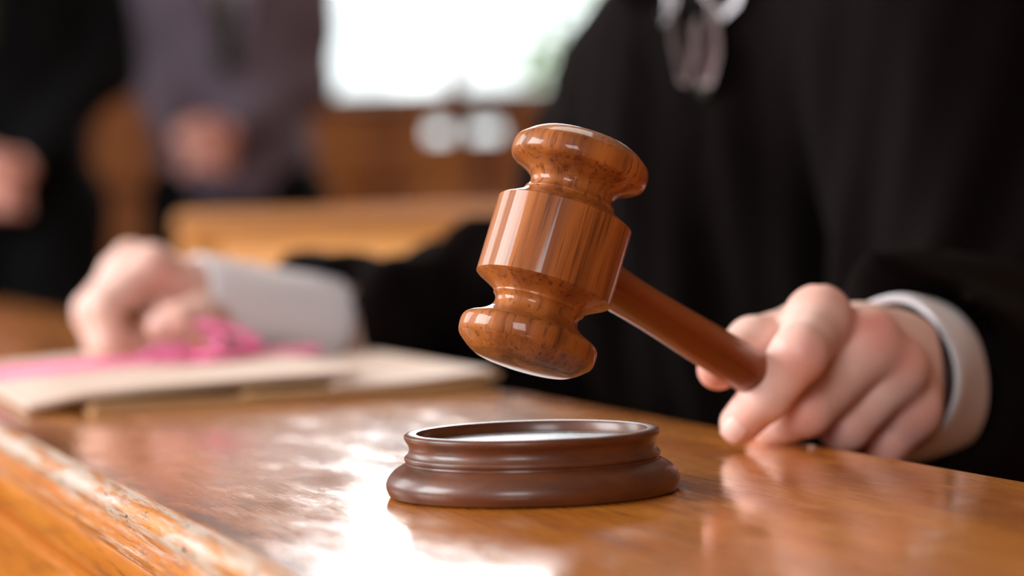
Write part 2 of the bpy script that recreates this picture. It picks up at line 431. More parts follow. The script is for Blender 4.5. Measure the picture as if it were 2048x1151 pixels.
shrub(-1.15, 10.5, 2.12, 0.55, 'pale green shrub outside the left end of the far window')
shrub(0.5, 10.2, 2.30, 0.6, 'pale green shrub outside the far window beside the judge in black')

# ------------------------------------------------------------------ the judge's bench (desk)
A0, A1, B0 = T(2048, 957), T(1000, 776), T(0, 843)
dd = (A1 - A0); dd.z = 0; dd.normalize()                  # along the desk, away from the camera
nn = Vector((-dd.y, dd.x, 0))                              # towards the outer (moulded) side
if nn.x > 0: nn = -nn
Wd = (B0 - A0).dot(nn)                                     # width of the top
# local frame: x along dd, y from outer edge inwards, z up
DF = Matrix(((dd.x, -nn.x, 0, 0), (dd.y, -nn.y, 0, 0), (0, 0, 1, ZT), (0, 0, 0, 1)))
o0 = A0 + nn * Wd; DF.translation = Vector((o0.x, o0.y, ZT))
desk = empty('judge_bench', (o0.x + dd.x, o0.y + dd.y, 0), 'long varnished orange oak bench top with worn moulded edge under the gavel', 'bench')
def extrude(name, prof, x0, x1, m, parent, nseg=1, sharp=40):
    n = len(prof); V, Fc = [], []
    for s in range(nseg + 1):
        x = x0 + (x1 - x0) * s / nseg
        V += [(x, y, z) for y, z in prof]
    for s in range(nseg):
        for k in range(n):
            k2 = (k + 1) % n; a = s * n
            Fc.append((a + k, a + n + k, a + n + k2, a + k2))
    Fc += [tuple(range(n)), tuple(range((nseg + 1) * n - 1, nseg * n - 1, -1))]
    me = mesh_from(name, V, Fc, True, sharp)
    bm = bmesh.new(); bm.from_mesh(me); bmesh.ops.recalc_face_normals(bm, faces=bm.faces[:]); bm.to_mesh(me); bm.free()
    ob = link(name, me, m); ob.matrix_world = DF; ob.parent = parent
    ob.matrix_parent_inverse = Matrix.Translation(parent.location).inverted(); ob.matrix_basis = DF
    return ob
X0, X1 = -0.75, 2.75
def arc(cy, cz, r, a0, a1, n=6): return [(cy + r * math.cos(math.radians(a0 + (a1 - a0) * i / n)), cz + r * math.sin(math.radians(a0 + (a1 - a0) * i / n))) for i in range(n + 1)]
top = [(0.0, 0.0), (Wd - 0.006, 0.0)] + arc(Wd - 0.006, -0.006, 0.006, 90, 0) + [(Wd, -0.028), (Wd - 0.004, -0.032), (0.0, -0.032)]
extrude('bench_top', top, X0, X1, M_desk, desk)
nose = [(0.0, -0.0003), (-0.003, -0.0005), (-0.0058, -0.0018), (-0.0076, -0.0040), (-0.0083, -0.0070), (-0.0076, -0.0098), (-0.0055, -0.0112), (0.0, -0.0114)]
extrude('nosing', nose, X0, X1, M_desk_worn_sheen, desk)
extrude('moulding', [(-0.0, -0.0114), (-0.0045, -0.0114), (-0.0050, -0.0150), (-0.0085, -0.0156), (-0.0102, -0.0172), (-0.0102, -0.0200), (-0.0080, -0.0218), (0.0, -0.0218)], X0, X1, M_desk_worn2, desk)
extrude('fascia_board', [(0.0, -0.0218), (-0.0082, -0.0218), (-0.0088, -0.023), (-0.0088, -0.0360), (-0.0075, -0.0376), (0.0, -0.0376)], X0, X1, M_desk_face, desk)
extrude('lower_fascia_board', [(0.0, -0.0412), (-0.0105, -0.0412), (-0.0125, -0.0428), (-0.0125, -0.100), (-0.011, -0.113), (0.0, -0.113)], X0, X1, M_desk_face, desk)
extrude('core_board', [(0.003, -0.032), (Wd - 0.03, -0.032), (Wd - 0.03, -0.112), (0.003, -0.112)], X0, X1, M_panel, desk)
extrude('front_panel', [(0.0, -0.113), (0.03, -0.113), (0.03, -ZT), (0.0, -ZT)], X0, X1, M_desk_face, desk)

# ------------------------------------------------------------------ sounding block
bc = P(1067, 986, 0.931); bc = Vector((bc.x, bc.y, ZT))
blk = empty('sounding_block', bc, 'round dark walnut sounding block with moulded rim on the bench', 'sounding block')
mm = 0.001
outer = [(0, 0), (49.5, 0), (51.3, 0.5)] + catmull([(51.6, 0.9), (52.6, 3.6), (52.2, 6.2), (50.2, 9.0), (47.2, 11.0), (45.3, 11.9)], 6) + \
        [(45.2, 12.3), (45.7, 12.9)] + catmull([(45.8, 13.2), (45.9, 14.0), (45.3, 14.7)], 4) + \
        catmull([(45.0, 14.9), (44.3, 16.0), (44.1, 17.4), (44.6, 18.8), (45.4, 20.1), (45.8, 21.0), (45.7, 21.9), (44.9, 22.5)], 5) + \
        [(43.0, 22.7), (41.4, 22.4), (40.8, 21.6), (40.5, 18.6), (39.8, 18.2), (39.0, 18.2), (0, 18.2)]
me = lathe('block_body', [(a * mm, b * mm) for a, b in outer], 160, 40)
me.transform(Matrix.Translation(bc)); link('block_body', me, M_block, blk)
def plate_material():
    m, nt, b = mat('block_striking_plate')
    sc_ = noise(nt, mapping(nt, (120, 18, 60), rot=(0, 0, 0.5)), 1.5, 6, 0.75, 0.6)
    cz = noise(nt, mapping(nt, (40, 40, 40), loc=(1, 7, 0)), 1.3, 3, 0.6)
    c = ramp(nt, sc_, [(0.30, (0.055, 0.075, 0.085)), (0.48, (0.16, 0.22, 0.25)), (0.7, (0.30, 0.36, 0.38))])  # window reflection on the dark recess floor painted as pale bluish streaks
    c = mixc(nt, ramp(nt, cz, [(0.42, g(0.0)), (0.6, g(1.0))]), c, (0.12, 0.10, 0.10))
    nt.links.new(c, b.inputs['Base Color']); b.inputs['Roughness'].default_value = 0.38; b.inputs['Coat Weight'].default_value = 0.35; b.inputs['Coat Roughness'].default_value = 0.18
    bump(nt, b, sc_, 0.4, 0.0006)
    return m
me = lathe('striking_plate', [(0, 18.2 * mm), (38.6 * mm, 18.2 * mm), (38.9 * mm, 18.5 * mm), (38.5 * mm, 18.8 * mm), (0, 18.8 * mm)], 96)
me.transform(Matrix.Translation(bc)); o = link('striking_plate', me, plate_material(), blk); o['label'] = 'dark scuffed striking plate with pale bluish window sheen painted in'

# ------------------------------------------------------------------ gavel
HC = P(1108, 503, 0.952)
e = math.radians(11.5); tilt = math.atan2(0.285, 0.958)
hdir = -(R_ * math.sin(tilt) * math.cos(e) + U_ * -math.cos(tilt) * math.cos(e)) - F_ * 0  # placeholder, replaced below
down = (-R_ * math.sin(tilt) - U_ * math.cos(tilt)) * math.cos(e) - F_ * math.sin(e)         # head axis, towards its lower end
up = -down
k_ = 1.0
gi = R_ * math.cos(math.radians(30)) - U_ * math.sin(math.radians(30))
gy = -(gi.dot(up)) / (F_.dot(up))
gdir = (gi + F_ * gy).normalized()
gav = empty('gavel', HC, 'polished reddish wooden gavel with turned head held over the round block', 'gavel')
half = [(14.4, 25.4)] + [(t, r) for t, r in catmull([(15.0, 24.6), (16.6, 21.6), (18.2, 18.9), (19.6, 17.3), (20.5, 17.1), (21.2, 16.5), (22.6, 15.8), (24.6, 16.0), (26.6, 17.4), (28.6, 20.3), (30.0, 23.2)], 5)]
half += [(t, r) for t, r in catmull([(30.5, 24.1), (31.4, 25.2), (33.2, 25.8), (36.2, 25.7), (37.9, 25.2)], 4)]
half += [(t, r) for t, r in catmull([(38.6, 24.7), (41.2, 21.6), (42.7, 19.2)], 3)]
half += [(t, r) for t, r in catmull([(43.2, 18.2), (44.0, 13.0), (44.6, 6.0), (44.8, 0.0)], 3)]
prof = [(r, -t) for t, r in reversed(half)] + [(r, t) for t, r in half]
prof = [(max(r, 0) * mm, t * mm) for r, t in prof]
prof[0] = (0, prof[0][1]); prof[-1] = (0, prof[-1][1])
me = lathe('gavel_head', prof, 160, 30)
o = link('gavel_head', me, M_gavel, gav); MH = axis_frame(HC, up, gdir); o.matrix_parent_inverse = Matrix.Translation(HC).inverted(); o.matrix_basis = MH
hp = catmull([(9.2, 22.0), (9.4, 26.5), (9.1, 31), (8.4, 42), (8.1, 58), (8.3, 80), (8.9, 105), (9.3, 130), (9.4, 150), (9.0, 175), (8.6, 200), (9.0, 222), (10.2, 238), (11.0, 246), (10.0, 253), (6.0, 256.5)], 5)
hp = [(0, 22.0 * mm)] + [(r * mm, t * mm) for r, t in hp] + [(0, 257.2 * mm)]
me = lathe('gavel_handle', hp, 64, 40)
o = link('gavel_handle', me, M_handle, gav); MG = axis_frame(HC, gdir, up); o.matrix_parent_inverse = Matrix.Translation(HC).inverted(); o.matrix_basis = MG
def on_handle(L): return HC + gdir * L

# ------------------------------------------------------------------ documents under the fist
def slab(name, c00, c10, c11, c01, th, zf, m, parent=None, nu=24, nv=16):
    """a sheet or folder: corners in plan, zf(u, v) = height of its underside above the bench, rounded thin edge"""
    bm = bmesh.new(); top, bot = [], []
    for j in range(nv + 1):
        for i in range(nu + 1):
            u, v = i / nu, j / nv
            p = (c00 * (1 - u) + c10 * u) * (1 - v) + (c01 * (1 - u) + c11 * u) * v
            z = ZT + zf(u, v)
            bot.append(bm.verts.new((p.x, p.y, z))); top.append(bm.verts.new((p.x, p.y, z + th)))
    W = nu + 1
    for j in range(nv):
        for i in range(nu):
            a = j * W + i
            bm.faces.new((top[a], top[a + 1], top[a + 1 + W], top[a + W])); bm.faces.new((bot[a], bot[a + W], bot[a + 1 + W], bot[a + 1]))
    def wall(a, b): bm.faces.new((bot[a], bot[b], top[b], top[a]))
    for i in range(nu): wall(i, i + 1); wall(nv * W + i + 1, nv * W + i)
    for j in range(nv): wall((j + 1) * W, j * W); wall(j * W + nu, (j + 1) * W + nu)
    return link(name, bm_mesh(name, bm, True, 40), m, parent)
L00 = T(185, 831); L10 = T(1000, 791)
wdir = (L10 - L00); wdir.z = 0; wlen = wdir.length; wdir.normalize(); bdir = Vector((-wdir.y, wdir.x, 0))
def corner(u, v): return L00 + wdir * u + bdir * v
tag(slab('card_folder', corner(0, 0), corner(wlen, 0.0), corner(wlen, 0.33), corner(0, 0.33), 0.0024, lambda u, v: 0.0003 + 0.0004 * u, M_manila, None),
    'brown card folder lying flat on the bench, bottom of the document pile', 'folder')
tag(slab('card_folder', corner(0.002, 0.003), corner(wlen - 0.006, 0.001), corner(wlen - 0.006, 0.33), corner(0.002, 0.332), 0.0020, lambda u, v: 0.0030 + 0.0010 * u + 0.0002 * math.sin(9 * u), M_manila2, None),
    'darker brown card folder, second from the bottom of the document pile', 'folder')
tag(slab('card_folder', corner(0.085, 0.006), corner(wlen + 0.002, 0.003), corner(wlen + 0.001, 0.31), corner(0.085, 0.315), 0.0014, lambda u, v: 0.0060 + 0.0006 * u + 0.0040 * max(0, (u - 0.6) / 0.4) ** 1.6, M_manila, None),
    'tan folder with curled right end, third from the bottom of the document pile', 'folder')
tag(slab('loose_papers', corner(0.135, 0.010), corner(wlen - 0.001, 0.010), corner(wlen - 0.01, 0.30), corner(0.135, 0.31), 0.0010, lambda u, v: 0.0082 + 0.0052 * max(0, (u - 0.15) / 0.85) ** 1.6, M_paper, None),
    'pale loose papers with curled right end sticking out from under the top folder', 'papers')
t00 = T(60, 818, ZT + 0.003); t10 = T(715, 742, ZT + 0.0155)
tw = (t10 - t00); tw.z = 0; tl = tw.length; tw.normalize(); tb = Vector((-tw.y, tw.x, 0)); tb = (tb * 1.0 - tw * 0.04).normalized()
def tc_(u, v): return Vector((t00.x, t00.y, 0)) + tw * u + tb * v
def topz(u, v):
    return float(np.interp(u * tl, [0, .026, .06, .12, .18], [.0008, .0062, .0085, .0112, .0132])) + 0.001 * v
brief = empty('brief_folder', tc_(tl / 2, 0.15) + Vector((0, 0, ZT)), 'cream folder under the fist, top of the document pile, tied with pink tape', 'folder')
slab('back_cover', tc_(0, 0), tc_(tl, 0), tc_(tl, 0.345), tc_(0, 0.345), 0.0014, topz, M_manila, brief)
slab('front_cover', tc_(-0.002, -0.002), tc_(tl + 0.002, -0.001), tc_(tl + 0.002, 0.345), tc_(-0.002, 0.345), 0.0022, lambda u, v: topz(u, v) + 0.0016, M_paper, brief)
# pink tape and its bow
def ribbon_strip(name, pts, wvecs, width, parent, th=0.0006):
    pts = [Vector(p) for p in catmull([tuple(p) for p in pts], 8)]; n = len(pts); V, Fc = [], []
    for i, p in enumerate(pts):
        tg = (pts[min(i + 1, n - 1)] - pts[max(i - 1, 0)]).normalized()
        wv = wvecs.normalized(); nv = tg.cross(wv).normalized(); wv = nv.cross(tg).normalized()
        for a, b in ((-1, -1), (1, -1), (1, 1), (-1, 1)): V.append(p + wv * (a * width / 2) + nv * (b * th / 2))
    for i in range(n - 1):
        for k in range(4): Fc.append((4 * i + k, 4 * i + (k + 1) % 4, 4 * i + 4 + (k + 1) % 4, 4 * i + 4 + k))
    Fc += [(3, 2, 1, 0), (4 * n - 4, 4 * n - 3, 4 * n - 2, 4 * n - 1)]
    return link(name, mesh_from(name, V, Fc, True, 50), M_ribbon, parent)
def onfold(x, y, lift=0.001):
    q = T(x, y, ZT + 0.018)
    for _ in range(4):
        r = Vector((q.x, q.y, 0)) - Vector((t00.x, t00.y, 0)); u = r.dot(tw) / tl; v = r.dot(tb) / 0.345
        z = topz(min(max(u, 0), 1), min(max(v, 0), 1)) + 0.0040 + lift; q = T(x, y, ZT + z)
    return q
knot = onfold(425, 712, 0.003)
tape = empty('pink_tape', knot, 'bright pink tape tied in a bow over the cream folder beside the fist', 'ribbon')
ribbon_strip('tape_band', [onfold(-60, 752, .004), onfold(60, 740, .004), onfold(200, 726, .004), onfold(320, 716, .004), onfold(425, 712, .004), onfold(520, 708), onfold(640, 698)], bdir * 0.75 + Vector((0, 0, 0.5)), 0.008, tape)
kr = knot
def off(a, b, c): return kr + wdir * a + bdir * b + Vector((0, 0, c))
ribbon_strip('bow_loop', [off(0, 0, 0.002), off(-0.015, -0.008, 0.006), off(-0.035, -0.012, 0.006), off(-0.040, -0.016, 0.002), off(-0.025, -0.016, 0.001), off(0, -0.004, 0.003)], bdir * 0.8 + Vector((0, 0, 0.7)), 0.008, tape)
ribbon_strip('bow_loop', [off(0, 0, 0.003), off(0.004, 0.006, 0.012), off(-0.005, 0.012, 0.019), off(0.012, 0.010, 0.016), off(0.028, 0.004, 0.008), off(0.012, -0.002, 0.004), off(0, 0, 0.004)], bdir * 0.7 + Vector((0, 0, 0.5)), 0.009, tape)
ribbon_strip('bow_tail', [off(0, 0, 0.003), off(0.015, -0.004, 0.006), off(0.032, -0.002, 0.003), off(0.052, -0.006, 0.003)], bdir, 0.008, tape)
ribbon_strip('bow_tail', [off(0, 0, 0.003), off(-0.005, -0.010, 0.007), off(0.006, -0.020, 0.001), off(0.020, -0.020, 0.0)], bdir + wdir * 0.5, 0.008, tape)

# ------------------------------------------------------------------ heads
def head_sdf(G, c, M):
    """c = centre of the skull, columns of M: right, forward, up"""
    q = (G - np.array(c, np.float32)) @ M
    d = ell(q, (0, -0.012, 0.022), (0.076, 0.096, 0.092))
    d = smin(d, ell(q, (0, 0.016, -0.045), (0.060, 0.070, 0.075)), 0.03)
    d = smin(d, ell(q, (0, 0.070, -0.098), (0.024, 0.020, 0.018)), 0.025)
    d = smin(d, rc(q, (-0.032, 0.082, 0.018), (0.032, 0.082, 0.018), 0.009, 0.009), 0.015)
    for s in (-1, 1):
        d = smax(d, -ell(q, (s * 0.031, 0.098, 0.002), (0.018, 0.013, 0.012)), 0.012)
        d = smin(d, ell(q, (s * 0.031, 0.080, 0.000), (0.015, 0.013, 0.011)), 0.006)
        d = smin(d, ell(q, (s * 0.080, -0.008, -0.008), (0.008, 0.018, 0.032)), 0.006)
        d = smin(d, ell(q, (s * 0.045, 0.060, -0.025), (0.018, 0.018, 0.016)), 0.02)
    d = smin(d, rc(q, (0, 0.090, 0.008), (0, 0.110, -0.030), 0.007, 0.012), 0.010)
    d = smin(d, rc(q, (-0.016, 0.088, -0.062), (0.016, 0.088, -0.062), 0.006, 0.006), 0.004)
    d = smin(d, rc(q, (-0.013, 0.087, -0.072), (0.013, 0.087, -0.072), 0.007, 0.007), 0.004)
    return d
def hair_sdf(G, c, M):
    q = (G - np.array(c, np.float32)) @ M
    d = ell(q, (0, -0.018, 0.030), (0.084, 0.100, 0.096)) + 0.003 * np.sin(q[:, 0] * 160) * np.sin(q[:, 1] * 90 + q[:, 0] * 50)
    d = smax(d, -(q[:, 2] + 0.045), 0.01)
    d = smax(d, -(0.9 * q[:, 2] - 1.0 * q[:, 1] + 0.012), 0.012)
    return d
def add_eyes(c, M, parent):
    for s in (-1, 1):
        bm = bmesh.new(); bmesh.ops.create_uvsphere(bm, u_segments=16, v_segments=10, radius=0.0115)
        p = np.array(c) + M @ np.array([s * 0.031, 0.0835, 0.001]); bm.transform(Matrix.Translation(Vector(p.tolist())))
        link('eye', bm_mesh('eye', bm), M_eye, parent)
def put_blush(me, V, spots):
    a = me.attributes.new('blush', 'FLOAT', 'POINT'); v = np.zeros(len(V), np.float32)
    for p, r, s in spots: v = np.maximum(v, 0.78 * s * np.exp(-((V - np.array(p)) ** 2).sum(1) / (r * r)))
    a.data.foreach_set('value', v)

# ------------------------------------------------------------------ the judge
# gavel hand (right side of the picture) : joints placed on the handle
def hand_mesh(fingers, thumb, palm, wrist, elbow, h, pad=0.016, kf=0.0018, kp=0.008, extra=None, wr=(0.024, 0.034)):
    pts = [p for f in fingers for p in f[0]] + list(thumb[0]) + [p for p, _ in palm] + [wrist]
    lo, hi = bounds(pts, pad)
    def fn(G):
        d = None
        for jp, jr in fingers:
            q = chain(G, jp, jr, 0.003)
            d = q if d is None else smin(d, q, kf)
        pal = None
        for jp, jr in fingers:
            q = rc(G, jp[0], wrist, jr[0] * 0.94, wr[0] * 0.78)
            pal = q if pal is None else smin(pal, q, 0.006)
        for (p, r) in palm: pal = smin(pal, ell(G, p, (r, r, r)), 0.012)
        pal = smin(pal, rc(G, wrist, elbow, wr[0], wr[1]), 0.012)
        th = chain(G, thumb[0], thumb[1], 0.004)
        d = smin(pal, d, kp)
        d = smin(d, th, 0.003)
        if extra: d = extra(G, d)
        return d
    return nets(fn, lo, hi, h)
I_ = [P(1634, 648, 1.094), P(1598, 708, 1.058), P(1530, 792, 1.062), P(1481, 846, 1.074)]
M_ = [P(1738, 698, 1.104), P(1612, 818, 1.082), P(1552, 848, 1.098), P(1530, 850, 1.114)]
R3 = [P(1792, 744, 1.112), P(1690, 852, 1.105), P(1668, 836, 1.130), P(1672, 822, 1.142)]
Pk = [P(1820, 826, 1.126), P(1768, 886, 1.128), P(1716, 892, 1.142), P(1700, 876, 1.152)]
wrL = P(1774, 752, 1.160); elL = P(1985, 812, 1.47)
fingL = [(I_, [.0132, .0114, .0102, .0086]), (M_, [.0124, .0112, .0096, .0086]), (R3, [.0118, .0106, .0090, .0080]), (Pk, [.0112, .0098, .0085, .0074])]
thL = ([P(1730, 720, 1.150), P(1600, 665, 1.122), P(1505, 685, 1.092), P(1436, 738, 1.068)], [.016, .0125, .0105, .0086])
web = [((P(1640, 690, 1.125)), .013), ((P(1720, 760, 1.135)), .017), (P(1690, 800, 1.135), .016), (P(1765, 815, 1.148), .019), (P(1716, 688, 1.142), .018)]
def extra_l(G, d):
    for f in (I_, M_, R3, Pk):       # knuckle heads over the joints and tendons on the back of the hand
        k0 = np.array(f[0]) + np.array(U_) * 0.0050 - np.array(F_) * 0.0035 + np.array(R_) * .001
        d = smin(d, ell(G, k0, (.0102, .0102, .0102)), 0.009)
        d = smin(d, rc(G, k0, np.array(wrL) + np.array(U_) * 0.018, .004, .004), 0.006)
    for f, r in ((I_, .0092), (M_, .0092), (R3, .0086), (Pk, .0080)):
        d = smin(d, ell(G, np.array(f[1]) - np.array(F_) * 0.0022 + np.array(U_) * .001, (r, r, r)), 0.004)
    return d
handL = hand_mesh(fingL, thL, web, wrL, elL, 0.0011, extra=extra_l, wr=(0.029, 0.036))
# resting fist on the papers (left of the picture)
i2 = [P(303, 532, 1.640), P(208, 610, 1.622), P(222, 680, 1.625), P(276, 692, 1.640)]
m2 = [P(262, 526, 1.662), P(182, 618, 1.650), P(200, 684, 1.650), P(255, 690, 1.662)]
r2 = [P(238, 548, 1.684), P(180, 632, 1.676), P(205, 684, 1.675), P(250, 686, 1.685)]
p2 = [P(236, 575, 1.702), P(190, 640, 1.698), P(215, 680, 1.697), P(250, 682, 1.703)]
wrR = P(445, 604, 1.675); elR = P(980, 700, 1.80)
fingR = [(i2, [.0125, .0112, .0100, .0085]), (m2, [.0122, .0110, .0096, .0085]), (r2, [.0115, .0102, .0092, .0080]), (p2, [.0105, .0092, .0084, .0076])]
thR = ([P(430, 640, 1.660), P(395, 632, 1.632), P(358, 640, 1.618), P(322, 650, 1.616)], [.016, .0125, .0108, .0092])
def extra_r(G, d):
    for f in (i2, m2, r2, p2):
        d = smin(d, ell(G, np.array(f[0]) + np.array(U_) * .004, (.009, .009, .009)), 0.005)
    return d
handR = hand_mesh(fingR, thR, [(P(330, 660, 1.67), .016), (P(370, 600, 1.67), .017)], wrR, elR, 0.0018, extra=extra_r)
# forearms continue inside the sleeves; torso core, neck and head
NB = P(1405, -125, 1.66)                      # base of the neck
spine = P(1560, 300, 1.80); pelvis = Vector((0.36, 1.98, 0.50))
shR = P(1290, 235, 1.90); shL = P(1900, 110, 1.56)
face = Vector((-0.55, -0.83, -0.10)).normalized()
hup = Vector((-0.10, -0.18, 1)).normalized(); hup = (hup - face * hup.dot(face)).normalized(); hright = face.cross(hup)
HM = rotm(hright, face, hup); HCn = NB + hup * 0.175 + face * 0.035
ax2_ = Vector((0.58, 0.80, 0)).normalized()
def core(G):
    d = ell(G, spine, (0.10, 0.08, 0.14))
    d = smin(d, rc(G, spine, pelvis, 0.09, 0.11), 0.05)
    d = smin(d, rc(G, shR, shL, 0.03, 0.03), 0.04)
    d = smin(d, rc(G, NB + hup * 0.035 + ax2_ * .01, HCn - hup * 0.05, 0.052, 0.053), 0.03)
    d = smin(d, rc(G, NB - hup * 0.08 + ax2_ * .05, spine, 0.035, 0.07), 0.04)
    d = smin(d, head_sdf(G, HCn, HM), 0.012)
    for s, e_, w_ in ((shR, P(1120, 645, 1.83), wrR), (shL, elL, wrL)):
        d = smin(d, rc(G, s, e_, 0.032, 0.034), 0.03); m_ = P(905, 672, 1.775) if w_ is wrR else e_ * 0.5 + w_ * 0.5
        d = smin(d, rc(G, e_, m_, 0.034, 0.027), 0.02); d = smin(d, rc(G, m_, w_, 0.027, 0.021), 0.01)
    return d
lo, hi = bounds([spine, pelvis, shR, shL, HCn, elR, elL, NB, wrR, wrL], 0.14)
bodyparts = [nets(core, lo, hi, 0.006), handL, handR]
me, V = np_mesh('person', bodyparts)
bl = [(I_[0] + U_ * .010 - F_ * .004, .015, .5), (I_[1] - F_ * .011, .014, .6), (M_[0] + U_ * .010 - F_ * .010, .015, 1.0), (R3[0] + U_ * .008 - F_ * .010, .014, .85), (Pk[0] - F_ * .010, .013, .65), (I_[3] - F_ * .008, .011, .45),
      (thL[0][3], .018, .8), (M_[1] - F_ * .012, .012, .55), (R3[1] - F_ * .008, .013, .5), (Pk[1] - F_ * .008, .013, .55), (M_[3], .017, .45), (Pk[2], .017, .6),
      (thR[0][3], .015, .75), (P(330, 560, 1.63), .02, .5), (P(250, 690, 1.62), .02, .4), (i2[0], .014, .3)]
put_blush(me, V, bl)
judge = link('person', me, M_skin)
tag(judge, 'judge in black robe and white cuffs, gavel in one hand, other fist on papers', 'person', None)
# nail on the index finger and on the two thumbs
def nail(tip, prev, facing, w_, l_, rad):
    t = (Vector(tip) - Vector(prev)).normalized(); n = (facing - t * facing.dot(t)).normalized(); b = t.cross(n)
    V, Fc = [], []; nu, nv = 10, 10
    for j in range(nv + 1):
        for i in range(nu + 1):
            a = (i / nu * 2 - 1); c = (j / nv * 2 - 1)
            wdt = w_ * math.sqrt(max(0.0, 1 - abs(c) ** 3 * 0.6))
            ang = a * wdt / rad
            V.append(Vector(tip) + t * (c * l_ - 0.001) + n * (math.cos(ang) * rad + 0.0002 - 0.0010 * max(0, c) ** 2) + b * (math.sin(ang) * rad))
    for j in range(nv):
        for i in range(nu):
            k = j * (nu + 1) + i; Fc.append((k, k + 1, k + nu + 2, k + nu + 1))
    me = mesh_from('fingernail', V, Fc); ob = link('fingernail', me, M_nail, judge)
    md = ob.modifiers.new('s', 'SOLIDIFY'); md.thickness = 0.0006
nail(I_[3], I_[2], -F_ * 1.0 - R_ * 0.35 - U_ * 0.25, .0054, .0060, .0091)
nail(thR[0][3], thR[0][2], -F_ + U_ * 0.6, .0060, .0065, .0096)
# robe: torso, sleeves, skirt, with hanging folds
cuffL_c = wrL + (elL - wrL).normalized() * 0.012; cuffL_d = (elL - wrL).normalized()
cuffR_c = wrR - (elR - wrR).normalized() * 0.020; cuffR_d = (elR - wrR).normalized()
ax1 = Vector((0.80, -0.58, 0)).normalized(); ax2 = Vector((0.58, 0.80, 0)).normalized()    # shoulder line, chest depth
TM = rotm(ax1, ax2, Vector((0, 0, 1)))
chest = P(1560, 330, 1.76)
def robe(G):
    q = G - np.array(chest, np.float32)
    d = ell(G, P(1640, 560, 1.76), (0.205, 0.125, 0.20), TM)
    d = smin(d, rc(G, shR, NB - hup * 0.07 + ax2 * .02 + R_ * .012, 0.050, 0.048), 0.05)
    d = smin(d, rc(G, shL, NB - hup * 0.07 + ax2 * .02, 0.068, 0.060), 0.06)
    d = smin(d, rc(G, chest, pelvis, 0.15, 0.20), 0.08)
    d = smin(d, rc(G, pelvis, Vector((0.30, 1.80, 0.05)), 0.20, 0.26), 0.08)
    # arms: shoulder - elbow - end of the sleeve
    seR = wrR + cuffR_d * 0.058; eS = P(1130, 640, 1.83); seL = wrL + cuffL_d * 0.034
    d = smin(d, rc(G, shR, eS, 0.055, 0.064), 0.05)
    d = smin(d, rc(G, eS, P(860, 645, 1.775), 0.064, 0.050), 0.04)
    d = smin(d, rc(G, P(860, 645, 1.775), seR, 0.048, 0.0385), 0.03)
    d = smin(d, ell(G, P(775, 640, 1.745), (0.048, 0.05, 0.047)), 0.014)
    d = smin(d, rc(G, shL, elL, 0.080, 0.082), 0.05)
    d = smin(d, rc(G, elL, seL, 0.080, 0.052), 0.03)
    # sleeve mouths: flat cut with a hollow for the cuff
    for c, dr, r in ((seR, cuffR_d, 0.0325), (seL, cuffL_d, 0.044)):
        near = np.linalg.norm(G - np.array(c, np.float32), axis=1) < 0.14
        s = (G - np.array(c, np.float32)) @ np.array(dr, np.float32)
        d = np.where(near, smax(d, -s, 0.006), d)
        d = np.where(near, smax(d, -rc(G, c - dr * 0.02, c + dr * 0.035, r, r), 0.004), d)
    # hanging folds
    a = q @ np.array(ax1, np.float32); z = q[:, 2]; b_ = q @ np.array(ax2, np.float32)
    fold = 0.007 * np.sin(a * 78 + z * 9 + 1.2 * np.sin(z * 7)) + 0.004 * np.sin(a * 165 - z * 14 + 2.0)
    lowf = np.clip((0.14 - z) / 0.2, 0, 1)
    d = d + fold * lowf * 0.9
    # creases on the far sleeve
    t = (G - np.array(elR, np.float32)) @ np.array(cuffR_d, np.float32)
    w_ = np.exp(-((G - np.array(elR, np.float32)) ** 2).sum(1) / 0.03)
    d = d + w_ * 0.010 * np.sin(t * 62 + G[:, 2] * 30 + 0.6)
    d = smax(d, -rc(G, NB - hup * 0.02 + ax2 * .01, NB + hup * 0.10, 0.058, 0.062), 0.008)
    return d
lo, hi = bounds([shR + Vector((-.1, .05, .1)), shL + Vector((.12, -.05, .08)), pelvis + Vector((.24, .26, -.44)), elL + Vector((.1, 0, 0)), elR, wrR, wrL, Vector((0.04, 1.3, 0.01))], 0.06)
lo[2] = 0.005
me, V = np_mesh('robe', [nets(robe, lo, hi, 0.0075)])
rb = link('robe', me, M_robe, judge); rb['label'] = 'loose black gown with hanging folds and wide sleeves'
# cuffs: a turned band of shirt cloth round each wrist
def cuff(c, d, r0, r1, length, m, squash=1.0, sy=1.0, xh=Vector((0, 0, 1)), start=-0.004):
    pr = [(r0 - 0.0035, 0.010), (r0 - 0.003, 0.0), (r0 - 0.001, -0.0012), (r0, 0.0002)]
    n = 10
    for i in range(1, n + 1): pr.append((r0 + (r1 - r0) * (i / n) ** 0.8, length * i / n))
    pr += [(r1 - 0.003, length + 0.001), (r0 - 0.004, 0.012)]
    me = lathe('shirt_cuff', pr, 72, 50)
    rng = random.Random(3)
    for v in me.vertices:
        a = math.atan2(v.co.y, v.co.x); v.co.x *= squash; v.co.y *= sy
        k = 1 + 0.012 * math.sin(3 * a + 1) + 0.010 * math.sin(5 * a + v.co.z * 60); v.co.x *= k; v.co.y *= k
    me.transform(axis_frame(c + d * start, d, xh))
    return link('shirt_cuff', me, m, judge)
cuff(cuffL_c, cuffL_d, 0.0365, 0.0415, 0.060, M_shirt, 1.0, 0.86)
cuff(cuffR_c, cuffR_d, 0.0285, 0.0305, 0.105, M_shirt, 0.95)
